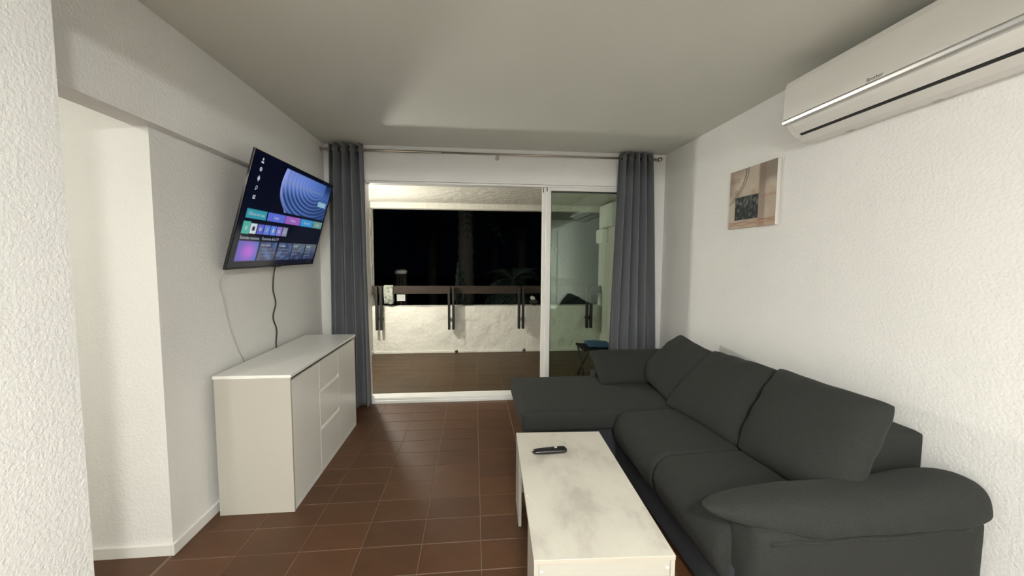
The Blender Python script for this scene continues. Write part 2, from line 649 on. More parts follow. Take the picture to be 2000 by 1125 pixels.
ceiling_lamp((0.22, -0.80, ZK), 0.13, KITCHEN_LAMP, COOL, 'round white flush ceiling lamp nearer the living area')
ceiling_lamp((-0.35, -1.90, ZK), 0.13, KITCHEN_LAMP, COOL, 'round white flush ceiling lamp nearer the rear wall')
ceiling_lamp((-2.25, 0.20, 2.42), 0.11, HALL_LAMP, WARM, 'round white flush lamp on the hall ceiling')

wl = thing('wall_lamp', 'white globe wall lamp on the left balcony wall behind the curtain', 'lamp', (BXL, 5.0, 1.62))
lathe('backplate', [(0.05, 0.0), (0.05, 0.015), (0.03, 0.02)], (BXL, 5.0, 1.62), M['plastic_white'], wl, axis='X')
_pr = [(0.065 * math.sin(math.pi * k / 14) + 1e-4, 0.082 - 0.065 * math.cos(math.pi * k / 14)) for k in range(15)]
lathe('globe', _pr, (BXL, 5.0, 1.62), emit('lamp_globe', WARM, BALCONY_LAMP), wl, axis='X')
lathe('cap', [(0.050, 0.044), (0.058, 0.046), (0.054, 0.056), (0.030, 0.074), (0.004, 0.080)], (BXL + 0.082, 5.0, 1.62), M['plastic_white'], wl)  # unseen cap, added to keep the globe's light off the balcony ceiling

# ------------------------------------------------------------------ sofa
sofa = thing('corner_sofa', 'charcoal fabric corner sofa with chaise along the right wall', 'sofa', (1.3, 2.3, 0))
F_ = M['sofa']
soft('base', (0.978, 1.93), (1.30, 3.22), (0.035, 0.30), 0.02, M['underframe'], sofa, n=4)
soft('chaise_base', (0.40, 1.06), (2.53, 3.17), (0.035, 0.315), 0.02, M['underframe'], sofa, n=4)
soft('chaise_cushion', (0.315, 1.74), (2.475, 3.275), (0.305, 0.445), 0.03, F_, sofa, n=14, crown=0.008)


def seat(y0, y1):
    """seat pad with a wide rolled front edge and tight side seams"""
    zt, zb, xf, xb, r = 0.440, 0.20, 0.925, 1.74, 0.10
    prof = [(xb, zb), (xb, zt)]
    prof += [(xf + r + (xb - xf - r) * (1 - k / 8), zt + 0.010 * math.sin(math.pi * k / 8)) for k in range(1, 8)]
    prof += [(xf + r - r * math.sin(math.pi / 2 * k / 9) * 1.0, zt - 0.125 + 0.125 * math.cos(math.pi / 2 * k / 9)) for k in range(10)]
    prof += [(xf + 0.012, zb + 0.06), (xf + 0.035, zb + 0.015), (xf + 0.07, zb)]
    cx_, cz_ = 1.33, 0.32
    k = len(prof)
    V, F = [], []
    st = [(0.0, 0.035), (0.006, 0.016), (0.016, 0.004), (0.035, 0.0)]
    L = y1 - y0
    ys = [(a, b) for a, b in st] + [(L * q / 8, -0.002 * math.sin(math.pi * q / 8)) for q in range(1, 8)] + [(L - a, b) for a, b in st[::-1]]
    for yy, ins in ys:
        for (px_, pz_) in prof:
            d = Vector((cx_ - px_, cz_ - pz_))
            d = Vector((d.x / 0.41, d.y / 0.12))
            V.append((px_ + ins * max(-1, min(1, d.x)), y0 + yy, pz_ + ins * max(-1, min(1, d.y))))
    for i in range(len(ys) - 1):
        for q in range(k):
            F.append([i * k + q, (i + 1) * k + q, (i + 1) * k + (q + 1) % k, i * k + (q + 1) % k])
    F.append(list(range(k)))
    F.append([(len(ys) - 1) * k + q for q in range(k)][::-1])
    return make('seat_cushion', V, F, F_, sofa, True)


seat(1.882, 2.470)
seat(1.330, 1.886)
vs, fs = soft_geo((1.70, 1.955), (1.455, 3.20), (0.12, 0.712), 0.022, n=10)
make('backrest', vs, fs, F_, sofa, True)
vs, fs = soft_geo((0.985, 1.93), (1.205, 1.37), (0.035, 0.50), 0.045, n=10)
make('arm', vs, fs, F_, sofa, True)
vs, fs = soft_geo((1.02, 1.93), (3.16, 3.32), (0.035, 0.50), 0.045, n=10)
make('arm', vs, fs, F_, sofa, True)


def arm_pad(x0, x1, ynear, yfar, name):
    """long soft pad lying over the arm; fuller towards the wall, tapering to the front"""
    n, m = 70, 36
    V, F = [], []
    for i in range(n + 1):
        s = i / n
        x = x0 + (x1 - x0) * s
        e = max(0.0, 1 - abs(2 * s - 1) ** (7 if s < 0.5 else 14)) ** 0.5
        e = max(e, 0.03)
        fr = min(1, s * 3.2)
        half = (yfar - ynear) / 2 * (0.55 + 0.45 * fr) * max(e, 0.15) * (1 - 0.30 * max(0, (s - 0.8) / 0.2) ** 2)
        T = (0.105 * (0.30 + 0.70 * fr) + 0.028 * math.exp(-((s - 0.82) / 0.16) ** 2)) * e
        cy = (ynear + yfar) / 2 + 0.035 * (1 - fr) - 0.03 * max(0, (s - 0.7) / 0.3)
        zc = 0.490 + 0.034 * (1 - fr) + 0.03 * max(0, (s - 0.7) / 0.3)
        B = 0.034 * e
        for k in range(m):
            a = 2 * math.pi * k / m
            c_, s_ = math.cos(a), math.sin(a)
            rim = math.exp(-((s_ + 0.05) / 0.22) ** 2)
            w = 0.0035 * math.sin(70 * s + 2.5 * math.sin(11 * s)) * rim * (1 if s < 0.45 else 0.4)
            V.append((x, cy + (half + w) * math.copysign(abs(c_) ** 0.75, c_), zc + (T * s_ if s_ > 0 else B * s_)))
    for i in range(n):
        for k in range(m):
            F.append([i * m + k, i * m + (k + 1) % m, (i + 1) * m + (k + 1) % m, (i + 1) * m + k])
    F.append(list(range(m))[::-1])
    F.append([n * m + k for k in range(m)])
    return make(name, V, F, F_, sofa, True)


arm_pad(0.865, 1.955, 1.18, 1.42, 'arm_pad')
tube('piping', [(1.045 + 0.80 * k / 20, 1.2025 + 0.006 * abs(k - 10) / 10, 0.452 + 0.004 * math.sin(k * 0.9) + 0.012 * max(0, k - 14) / 6) for k in range(21)], 0.009, F_, sofa, 8)
# far arm pad stands up against the far arm
vs, fs = pillow_geo((1.005, 2.985, 0.450), (1.80, 2.985, 0.450), (1.80, 3.20, 0.69), (0.965, 3.20, 0.685), 0.14, n=22, wrinkle=0.003, seed=5)
make('arm_pad', vs, fs, F_, sofa, True)

cush = [
    ('charcoal back cushion farthest from the camera, beside the far sofa arm',
     (1.40, 3.14, 0.470), (1.35, 2.50, 0.460), (1.70, 2.48, 0.80), (1.735, 3.08, 0.84), 0.20, 11),
    ('charcoal back cushion in the middle of the three on the sofa',
     (1.315, 2.53, 0.455), (1.41, 1.875, 0.450), (1.71, 1.945, 0.845), (1.72, 2.61, 0.815), 0.21, 12),
    ('large charcoal back cushion nearest the camera, beside the near sofa arm',
     (1.395, 1.895, 0.450), (1.42, 1.28, 0.455), (1.68, 1.345, 0.885), (1.70, 1.985, 0.865), 0.23, 13),
]
for lab, a, b, c, d, th, sd in cush:
    base = Vector(((a[0] + b[0]) / 2, (a[1] + b[1]) / 2, 0.45))
    vs, fs = pillow_geo(a, b, c, d, th, n=36, wrinkle=0.012, seed=sd, power=3.0, q=0.55, pinch=0.06)
    o = make('sofa_cushion', [(v[0] - base.x, v[1] - base.y, v[2] - base.z) for v in vs], fs, F_, None, True)
    o.location = base
    tag(o, lab, 'cushion', 'loose back cushions on the sofa')

# ------------------------------------------------------------------ coffee table
ang = -0.047
ct = thing('coffee_table', 'white coffee table with pale concrete-look top in front of the sofa', 'table', (0.478, 1.735, 0), ang)
HW, HL, TZ = 0.25, 0.495, 0.42
box('tabletop', (-HW, HW), (-HL, HL), (TZ - 0.018, TZ - 0.0012), M['laminate_edge'], ct, 0.001, 1, world=False)
box('top_surface', (-HW + 0.0006, HW - 0.0006), (-HL + 0.0006, HL - 0.0006), (TZ - 0.0012, TZ), M['laminate'], ct, 0.0, world=False)
for sx in (-1, 1):
    for sy in (-1, 1):
        xa = sorted((sx * (HW - 0.001), sx * (HW - 0.017)))
        ya = sorted((sy * (HL - 0.001), sy * (HL - 0.235)))
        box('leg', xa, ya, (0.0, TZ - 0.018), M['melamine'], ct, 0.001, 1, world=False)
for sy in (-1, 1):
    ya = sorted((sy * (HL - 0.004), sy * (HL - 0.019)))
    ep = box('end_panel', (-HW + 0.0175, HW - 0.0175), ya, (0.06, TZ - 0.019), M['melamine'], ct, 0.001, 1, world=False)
    for sx in (-1, 1):
        vs, fs = lathe_geo([(0.005, 0.0), (0.005, 0.0015), (0.003, 0.0025)], (0, 0, 0), 'Y', 12)
        k = -1 if sy < 0 else 1
        vs = [(v[0] + sx * (HW - 0.028), k * v[1] + sy * (HL - 0.004), v[2] + TZ - 0.046) for v in vs]
        make('screw_cap', vs, fs if k > 0 else [f[::-1] for f in fs], M['plastic_white'], ep, False, world=False)
vs, fs = lathe_geo([(0.005, 0.0), (0.005, 0.001), (0.003, 0.002)], (-0.238, -0.13, TZ), 'Z', 12)
make('white_dot', vs, fs, M['plastic_white'], ct, False, world=False)  # small raised white disc on the table top

# remote control (curved wand, thicker at the front end)
rc = thing('remote_control', 'black curved television remote lying on the coffee table', 'remote', (0.404, 1.985, TZ), 0.03)
V, F = [], []
n, m = 28, 16
for i in range(n + 1):
    s = i / n
    x = -0.095 + 0.19 * s
    end = max(0.05, (1 - abs(2 * s - 1) ** 12)) ** 0.5
    hw = (0.0195 + 0.010 * s) * end
    th = (0.0105 + 0.010 * math.sin(math.pi * min(1, 0.15 + 0.75 * s)) + 0.004 * s) * end
    zc = 0.011 + 0.004 * s
    for k in range(m):
        a = 2 * math.pi * k / m
        c_, s_ = math.cos(a), math.sin(a)
        yy = hw * math.copysign(abs(c_) ** 0.7, c_)
        zz = zc + th * 0.62 * math.copysign(abs(s_) ** 0.8, s_)
        V.append((x, yy, max(zz, 0.0006)))
for i in range(n):
    for k in range(m):
        F.append([i * m + k, i * m + (k + 1) % m, (i + 1) * m + (k + 1) % m, (i + 1) * m + k])
F.append(list(range(m))[::-1])
F.append([n * m + k for k in range(m)])
make('body', V, F, M['black_plastic'], rc, True, world=False)
lathe_v = lathe_geo([(0.0085, 0.0), (0.0085, 0.004), (0.006, 0.006)], (0.032, 0, 0.0285), 'Z', 18)
make('scroll_wheel', *lathe_v, M['plastic_grey'], rc, True, world=False)
for bx, by in ((-0.02, 0.007), (-0.02, -0.007), (-0.045, 0.006), (-0.045, -0.006), (-0.002, 0.008), (-0.002, -0.008)):
    lv = lathe_geo([(0.0038, 0.0), (0.0036, 0.0022), (0.002, 0.003)], (bx, by, 0.0225 + 0.06 * (bx + 0.045)), 'Z', 10)
    make('button', *lv, M['black_matte'], rc, True, world=False)

# ------------------------------------------------------------------ sideboard
sb = thing('sideboard', 'white sideboard with two doors and three drawers under the television', 'sideboard', (-1.23, 2.84, 0))
X0, X1, Y0, Y1, H = -1.424, -1.022, 2.245, 3.432, 0.802
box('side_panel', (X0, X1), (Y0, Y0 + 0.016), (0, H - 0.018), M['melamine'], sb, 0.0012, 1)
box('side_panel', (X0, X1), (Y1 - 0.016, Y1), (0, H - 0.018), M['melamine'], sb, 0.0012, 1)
box('top', (X0 - 0.004, X1 + 0.006), (Y0 - 0.004, Y1 + 0.004), (H - 0.018, H), M['melamine_front'], sb, 0.0015, 1)
box('plinth', (X1 - 0.02, X1 - 0.002), (Y0 + 0.016, Y1 - 0.016), (0, 0.032), M['plinth_and_glint'], sb, 0.001, 1)
box('back_panel', (X0 + 0.002, X0 + 0.006), (Y0 + 0.016, Y1 - 0.016), (0.01, H - 0.018), M['melamine'], sb)
box('inner_body', (X0 + 0.02, X1 - 0.024), (Y0 + 0.017, Y1 - 0.017), (0.03, H - 0.020), M['groove'], sb)
FX0, FX1 = X1 - 0.019, X1 - 0.001


def front(name, y0, y1, z0, z1, grip_top=False):
    if not grip_top:
        return box(name, (FX0, FX1), (y0, y1), (z0, z1), M['melamine_front'], sb, 0.0012, 1)
    # front whose upper edge is cut back at 45 degrees as a finger grip
    g = 0.026
    pr = [(FX0, z0), (FX1, z0), (FX1, z1 - g), (FX0, z1)]
    V = [(a, y0, b) for a, b in pr] + [(a, y1, b) for a, b in pr]
    return make(name, V, [[0, 1, 2, 3], [7, 6, 5, 4], [0, 4, 5, 1], [1, 5, 6, 2], [2, 6, 7, 3], [3, 7, 4, 0]], M['melamine_front'], sb)


ZT = H - 0.018 - 0.022
S1, S2 = 2.652, 3.012
front('door', Y0 + 0.0175, S1 - 0.0015, 0.034, ZT)
front('door', S2 + 0.0015, Y1 - 0.0175, 0.034, ZT)
for za, zb, gt in ((0.034, 0.324, True), (0.328, 0.581, True), (0.585, ZT, False)):
    dw = front('drawer', S1 + 0.003, S2 - 0.0015, za, zb, gt)
    if gt:   # lighter strip paints the light caught by the bevelled finger grip
        V = [(FX1 + 0.0006, S1 + 0.003, zb - 0.027), (FX0, S1 + 0.003, zb + 0.0006), (FX0, S2 - 0.0015, zb + 0.0006), (FX1 + 0.0006, S2 - 0.0015, zb - 0.027)]
        V2 = [(a - 0.002, b, c - 0.002) for a, b, c in V]
        make('grip_glint', V + V2, [[0, 3, 2, 1], [4, 5, 6, 7], [0, 4, 7, 3], [1, 2, 6, 5], [0, 1, 5, 4], [3, 7, 6, 2]], M['plinth_and_glint'], dw)
    box('edge_glint', (FX0, FX1 + 0.0004), (S1 + 0.0016, S1 + 0.0045), (za, zb - (0.026 if gt else 0)), M['plinth_and_glint'], dw)  # brighter strip imitates the drawer's side edge catching light

# ------------------------------------------------------------------ television
TVW, TVH = 1.23, 1.23 * 0.575
wv = Vector((math.sin(-0.005) * math.cos(0.017), math.cos(-0.005) * math.cos(0.017), math.sin(0.017)))
upv = (Vector((0, 0, 1)) - wv * wv.z).normalized()
nn = wv.cross(upv)
tu = (upv * math.cos(0.283) + nn * math.sin(0.283)).normalized()
tn = wv.cross(tu).normalized()
tv = thing('television', 'large flat television tilted on the left wall showing a home menu', 'television')
TVM = Matrix((wv, tu, tn)).transposed().to_4x4()
TVM.translation = Vector((-1.301, 2.954, 1.732))
tv.matrix_world = TVM          # local axes: x along the screen, y up the screen, z out of the screen
box('bezel', (-TVW / 2, TVW / 2), (-TVH / 2, TVH / 2), (-0.014, -0.001), M['black_plastic'], tv, 0.002, world=False)
boxes_g = merge(box_geo((-0.40, 0.40), (-TVH / 2 + 0.03, 0.05), (-0.050, -0.014), 0.012, 2))
make('back_housing', *boxes_g, M['black_matte'], tv, False, world=False)
box('chin_sensor', (-0.06, 0.05), (-TVH / 2 - 0.006, -TVH / 2), (-0.016, -0.004), M['black_plastic'], tv, 0.002, world=False)


def sstep(a, b, x):
    t = np.clip((x - a) / (b - a), 0, 1)
    return t * t * (3 - 2 * t)


def screen_image(u, v):
    """flat print of the menu: u to the right, v downwards, both 0..1"""
    sh = u.shape
    C = np.zeros(sh + (3,))
    C[:] = (0.0015, 0.0025, 0.010)
    C += (sstep(0.0, 1.0, v) * 0.004)[..., None] * np.array([0.6, 0.8, 1.3])

    def put(mask, c):
        a = mask[..., None]
        C[:] = C * (1 - a) + np.array(c) * a if not isinstance(c, np.ndarray) else C * (1 - a) + c * a

    def rect(u0, u1, v0, v1, c, soft=0.002):
        put(sstep(u0 - soft, u0 + soft, u) * (1 - sstep(u1 - soft, u1 + soft, u)) *
            sstep(v0 - soft, v0 + soft, v) * (1 - sstep(v1 - soft, v1 + soft, v)), c)
    # wave picture
    ul = 0.316 - 0.02 * np.sin(np.clip((v - 0.04) / 0.3, 0, 1) * math.pi) + 0.085 * sstep(0.28, 0.47, v) ** 1.5
    m = sstep(ul - 0.002, ul + 0.002, u) * (1 - sstep(0.975, 0.985, u)) * sstep(0.035, 0.039, v) * (1 - sstep(0.452, 0.458, v))
    m *= 1 - sstep(0.86, 0.90, u) * (1 - sstep(0.06, 0.22, v)) * 0.8
    du, dv = (u - 0.80) * 1.5, (v - 0.02) * 1.75
    rr = np.sqrt(du ** 2 + dv ** 2) + 0.10 * np.sin(np.arctan2(dv, du) * 2 + 0.6)
    st = (0.5 + 0.5 * np.sin(rr * 88)) ** 1.4
    up = 1 - sstep(0.10, 0.32, v)
    base = np.stack([0.10 + 0.16 * up * (1 - u) * 1.5, 0.19 + 0.20 * up * (1 - u * 0.6), 0.50 + 0.34 * up], -1)
    dark = np.array([0.005, 0.022, 0.09])
    k = (0.10 + 0.80 * st * (1 - 0.55 * sstep(0.5, 1.0, u)))
    k = k * (1 - up * 0.75) + up * (0.75 + 0.1 * st) * (1 - 0.45 * sstep(0.45, 0.95, u))
    k = k * (1 - 0.35 * sstep(0.6, 1.0, u) * sstep(0.2, 0.45, v))
    fade = sstep(0.05, 0.26, v)
    k = k * fade + (0.62 * (1 - 0.5 * sstep(0.5, 0.95, u)) + 0.06 * st) * (1 - fade)
    img = dark + (base - dark) * k[..., None]
    edge = 1 - sstep(0.0, 0.05, u - ul)
    img = img + edge[..., None] * np.array([0.16, 0.16, 0.30]) * 0.7
    put(m, img)
    # button
    rect(0.82, 0.955, 0.245, 0.305, (0.22, 0.42, 0.55), 0.003)
    # coloured row
    for (a, b, c) in ((0.047, 0.230, (0.035, 0.28, 0.36)), (0.243, 0.434, (0.10, 0.14, 0.60)), (0.439, 0.629, (0.30, 0.11, 0.45)),
                      (0.636, 0.822, (0.035, 0.26, 0.56)), (0.828, 0.978, (0.13, 0.27, 0.25))):
        rect(a, b, 0.482, 0.562, c)
    # small app tiles
    rect(0.043, 0.107, 0.592, 0.702, (0.08, 0.40, 0.33))
    for (a, b, c) in ((0.110, 0.167, (0.58, 0.66, 0.70)), (0.175, 0.233, (0.11, 0.12, 0.50)), (0.239, 0.298, (0.11, 0.19, 0.62)),
                      (0.305, 0.363, (0.10, 0.22, 0.66)), (0.370, 0.430, (0.22, 0.17, 0.58)), (0.438, 0.496, (0.24, 0.24, 0.36))):
        rect(a, b, 0.604, 0.695, c)
    rect(0.128, 0.152, 0.63, 0.67, (0.03, 0.03, 0.05))
    # bottom cards
    g = np.exp(-(((u - 0.145) / 0.06) ** 2 + ((v - 0.86) / 0.07) ** 2))
    card = np.stack([0.10 + 0.34 * g, 0.10 + 0.02 * g, 0.42 + 0.16 * g], -1)
    card = card + (sstep(0.13, 0.226, u) * (1 - g))[..., None] * np.array([-0.06, 0.04, 0.04])
    m1 = sstep(0.042, 0.046, u) * (1 - sstep(0.224, 0.228, u)) * sstep(0.764, 0.768, v) * (1 - sstep(0.945, 0.949, v))
    put(m1, card)
    for i, (a, b) in enumerate(((0.24, 0.417), (0.433, 0.608), (0.617, 0.795), (0.806, 0.975))):
        w = 0.5 + 0.5 * np.sin(u * 60 + 4 * np.sin(v * 18 + i * 2) + v * 30 + i)
        w2 = 0.5 + 0.5 * np.sin(u * 31 - v * 45 + i * 1.7)
        c = np.stack([0.03 + 0.05 * w, 0.055 + 0.08 * w * w2, 0.12 + 0.16 * w2 * w], -1)
        if i >= 2:
            c = c * 0.75 + np.array([0.045, 0.055, 0.035]) * (1 - sstep(0.8, 0.9, v))[..., None] * 1.4
        mm = sstep(a - 0.002, a + 0.002, u) * (1 - sstep(b - 0.002, b + 0.002, u)) * sstep(0.764, 0.768, v) * (1 - sstep(0.945, 0.949, v))
        put(mm, c)
    return C


def color_grid(name, nx, ny, to_point, img, mat, parent=None):
    uu, vv = np.meshgrid(np.linspace(0, 1, nx), np.linspace(0, 1, ny))
    C = img(uu, vv)
    P = to_point(uu, vv).reshape(-1, 3)
    i = np.arange(nx * ny).reshape(ny, nx)
    F = np.stack([i[1:, :-1], i[1:, 1:], i[:-1, 1:], i[:-1, :-1]], -1).reshape(-1, 4)
    me = bpy.data.meshes.new(name)
    me.from_pydata(P.tolist(), [], F.tolist())
    ca = me.color_attributes.new('print', 'FLOAT_COLOR', 'POINT')
    ca.data.foreach_set('color', np.concatenate([C.reshape(-1, 3), np.ones((nx * ny, 1))], 1).astype(np.float32).ravel())
    me.materials.append(mat)
    o = bpy.data.objects.new(name, me)
    return link(o, parent)


def attr_mat(name, emission, rough):
    m, nt, b = new_mat(name)
    a = N(nt, 'ShaderNodeAttribute')
    a.attribute_name = 'print'
    if emission:
        b.inputs['Base Color'].default_value = (0.004, 0.004, 0.006, 1)
        b.inputs['Emission Strength'].default_value = emission
        nt.links.new(a.outputs['Color'], b.inputs['Emission Color'])
    else:
        nt.links.new(a.outputs['Color'], b.inputs['Base Color'])
    b.inputs['Roughness'].default_value = rough
    return m


SW, SH = TVW - 0.016, TVH - 0.020


def scr_pt(u, v):
    return np.stack([(u - 0.5) * SW, (0.5 - v) * SH + 0.004, np.full_like(u, 0.0004)], -1)


scr = color_grid('screen', 330, 190, scr_pt, screen_image, attr_mat('lit_screen', 1.0, 0.12), tv)
scr['label'] = 'lit screen with a blue wave picture and coloured menu tiles'
M['screen_text'] = emit('screen_lettering', (0.75, 0.85, 0.95), 0.55)
M['screen_text'].node_tree.nodes['Principled BSDF'].inputs['Base Color'].default_value = (0, 0, 0, 1)
M['screen_dim'] = emit('screen_lettering_dim', (0.55, 0.70, 0.85), 0.32)
M['screen_dim'].node_tree.nodes['Principled BSDF'].inputs['Base Color'].default_value = (0, 0, 0, 1)


def scr_text(s, u, v, size, mat, align='CENTER'):
    p = ((u - 0.5) * SW, (0.5 - v) * SH + 0.004, 0.0008)
    return text('lettering', s, size, Matrix.Translation(p), mat, scr, align, 0.0)


for s, u in (('Oficina en casa', 0.139), ('Juego', 0.338), ('Música', 0.534), ('Deportes', 0.729), ('Hogar', 0.903)):
    scr_text(s, u, 0.522, 0.030, M['screen_text'])
scr_text('Entradas recientes', 0.044, 0.736, 0.028, M['screen_text'], 'LEFT')
scr_text('Funciones de la TV', 0.241, 0.736, 0.028, M['screen_text'], 'LEFT')
scr_text('Descubre los canales y las aplicaciones de la TV', 0.335, 0.155, 0.030, M['screen_dim'], 'LEFT').scale.x = 1.15
scr_text('Ver más', 0.888, 0.277, 0.028, M['screen_text'])
for i, (u, h, b) in enumerate(((0.248, 'Guía rápida', 'Descubra cómo\nutilizar las funciones\nde su televisor'), (0.441, 'Conectar', 'Dispositivos de\nimagen y sonido\nexternos'),
                             (0.625, 'Sonido', 'Ajuste el modo\nde sonido'), (0.814, 'Ajustes', 'Más\nopciones\ndel equipo'))):
    scr_text(h, u, 0.795, 0.026, M['screen_text'], 'LEFT')
    scr_text(b, u, 0.868, 0.024, M['screen_dim'], 'LEFT')


def icon(kind, u, v):
    x, y = (u - 0.5) * SW, (0.5 - v) * SH + 0.004
    z = 0.0007
    g = []

    def quad(a0, a1, b0, b1):
        g.append(([(x + a0, y + b0, z), (x + a1, y + b0, z), (x + a1, y + b1, z), (x + a0, y + b1, z)], [[0, 1, 2, 3]]))

    def ring(cx, cy, r0, r1, n=16):
        V = []
        for k in range(n):
            t = 2 * math.pi * k / n
            V += [(x + cx + r0 * math.cos(t), y + cy + r0 * math.sin(t), z), (x + cx + r1 * math.cos(t), y + cy + r1 * math.sin(t), z)]
        g.append((V, [[2 * k, 2 * k + 1, (2 * k + 3) % (2 * n), (2 * k + 2) % (2 * n)] for k in range(n)]))
    if kind == 0:
        ring(0, 0.008, 0.0005, 0.008)
        quad(-0.013, 0.013, -0.016, -0.005)
    elif kind == 1:
        ring(0, 0, 0.007, 0.013)
        quad(-0.004, 0.004, -0.004, 0.004)
    elif kind == 2:
        ring(0, 0, 0.0005, 0.013)
        quad(-0.003, 0.003, -0.018, 0.018)
    elif kind == 3:
        ring(0.002, 0.003, 0.007, 0.011)
        quad(-0.012, -0.004, -0.014, -0.006)
    else:
        quad(-0.013, 0.013, -0.013, -0.004)
        quad(-0.013, -0.004, -0.004, 0.010)
        quad(0.0, 0.013, 0.0, 0.010)
    make('menu_icon', *merge(*g), M['screen_text'], scr, False, world=False)


for i, v in enumerate((0.063, 0.138, 0.217, 0.299, 0.377)):
    icon(i, 0.075, v)
for i, u in enumerate((0.204, 0.268, 0.334, 0.400, 0.467, 0.075)):
    icon((1, 3, 2, 4, 3, 1)[i], u, 0.65)

# wall bracket of the television
br = make('wall_bracket', *merge(box_geo((XBEAM - 0.04, XBEAM - 0.02), (2.80, 3.12), (1.62, 1.92), 0.002),
                                 box_geo((XBEAM - 0.02, XBEAM + 0.09), (2.86, 2.89), (1.66, 1.70), 0.002),
                                 box_geo((XBEAM - 0.02, XBEAM + 0.09), (3.03, 3.06), (1.66, 1.70), 0.002)), M['black_matte'], None)
br.parent = tv
br.matrix_parent_inverse = TVM.inverted()


def smooth_path(pts, n=10):
    """Catmull-Rom through points"""
    P = [Vector(p) for p in pts]
    P = [P[0]] + P + [P[-1]]
    out = []
    for i in range(1, len(P) - 2):
        for k in range(n):
            t = k / n
            a, b, c, d = P[i - 1], P[i], P[i + 1], P[i + 2]
            out.append(0.5 * ((2 * b) + (c - a) * t + (2 * a - 5 * b + 4 * c - d) * t * t + (3 * b - a - 3 * c + d) * t ** 3))
    out.append(P[-2])
    return out


xw = XL + 0.006
o = tube('cable', smooth_path([(xw + 0.04, 2.40, 1.40), (xw, 2.40, 1.31), (xw, 2.435, 1.20), (xw, 2.47, 1.06), (xw, 2.55, 0.88), (xw, 2.60, 0.80), (xw, 2.62, 0.70)]), 0.003, M['cable_white'])
tag(o, 'thin pale grey cable hanging from the near end of the television', 'cable')
o = tube('cable', smooth_path([(xw + 0.03, 3.00, 1.42), (xw + 0.01, 3.00, 1.34), (xw, 3.00, 1.22), (xw, 3.03, 1.12), (xw, 2.985, 1.02), (xw, 3.03, 0.92), (xw, 3.015, 0.82), (xw, 3.02, 0.70)]), 0.0045, M['cable_black'])
tag(o, 'black cable hanging from the middle of the television behind the sideboard', 'cable')

# ------------------------------------------------------------------ air conditioner
ac = thing('air_conditioner', 'white split air conditioner high on the right wall', 'air conditioner', (XR, 1.57, 2.13))
AY0, AY1 = 1.02, 2.115


def extrude_y(name, prof, y0, y1, mat, parent, smooth=False):
    k = len(prof)
    V = [(a, y0, b) for a, b in prof] + [(a, y1, b) for a, b in prof]
    F = [[i, (i + 1) % k, k + (i + 1) % k, k + i] for i in range(k)]
    F += [list(range(k))[::-1], list(range(k, 2 * k))]
    return make(name, V, F, mat, parent, smooth)


body_prof = [(1.97, 2.452), (1.800, 2.452), (1.778, 2.44), (1.772, 2.40), (1.768, 2.236), (1.775, 2.218), (1.800, 2.180), (1.835, 2.152), (1.88, 2.136), (1.93, 2.130), (1.97, 2.132)]
extrude_y('body', body_prof, AY0 + 0.004, AY1 - 0.004, M['plastic_white'], ac)
panel_prof = [(1.775, 2.455), (1.764, 2.448), (1.757, 2.42), (1.752, 2.33), (1.751, 2.246), (1.757, 2.246), (1.776, 2.246), (1.780, 2.44)]
extrude_y('front_panel', panel_prof, AY0, AY1, M['plastic_white'], ac)
strip_prof = [(1.776, 2.242), (1.750, 2.242), (1.747, 2.236), (1.750, 2.224), (1.757, 2.216), (1.778, 2.216)]
extrude_y('chrome_strip', strip_prof, AY0, AY1, M['chrome'], ac)
flap_prof = [(1.762, 2.211), (1.775, 2.196), (1.795, 2.177), (1.815, 2.163), (1.822, 2.168), (1.800, 2.186), (1.782, 2.205), (1.770, 2.217)]
extrude_y('louvre_flap', flap_prof, AY0 + 0.05, AY1 - 0.05, M['plastic_white'], ac)
slot_prof = [(1.8165, 2.1605), (1.8275, 2.1535), (1.8290, 2.1575), (1.8180, 2.1650)]
extrude_y('air_slot', slot_prof, AY0 + 0.05, AY1 - 0.05, M['black_matte'], ac)
low_prof = [(1.829, 2.1525), (1.880, 2.1325), (1.930, 2.1255), (1.930, 2.134), (1.880, 2.141), (1.832, 2.159)]
extrude_y('lower_flap', low_prof, AY0 + 0.05, AY1 - 0.05, M['plastic_white'], ac)
for y in (1.88, 1.50):
    box('hinge_mark', (1.925, 1.945), (y - 0.018, y + 0.018), (2.1235, 2.1265), M['plastic_grey'], ac)
mt = Matrix.Translation((1.7508 - XR, 1.605 - 1.57, 2.258 - 2.13)) @ Matrix(((0, 0, -1, 0), (-1, 0, 0, 0), (0, 1, 0, 0), (0, 0, 0, 1)))
lg = text('lettering', 'Brother', 0.0225, mt, M['print_grey'], ac)
lg['label'] = 'dark grey maker lettering'

# ------------------------------------------------------------------ canvas picture
pic = thing('canvas_picture', 'small beige abstract canvas print with a dark square on the right wall', 'picture', (XR, 2.595, 1.69))
box('canvas', (1.941, 1.968), (2.365, 2.826), (1.69, 2.113), plain('canvas_side', (0.66, 0.64, 0.60), 0.8), pic, 0.002)


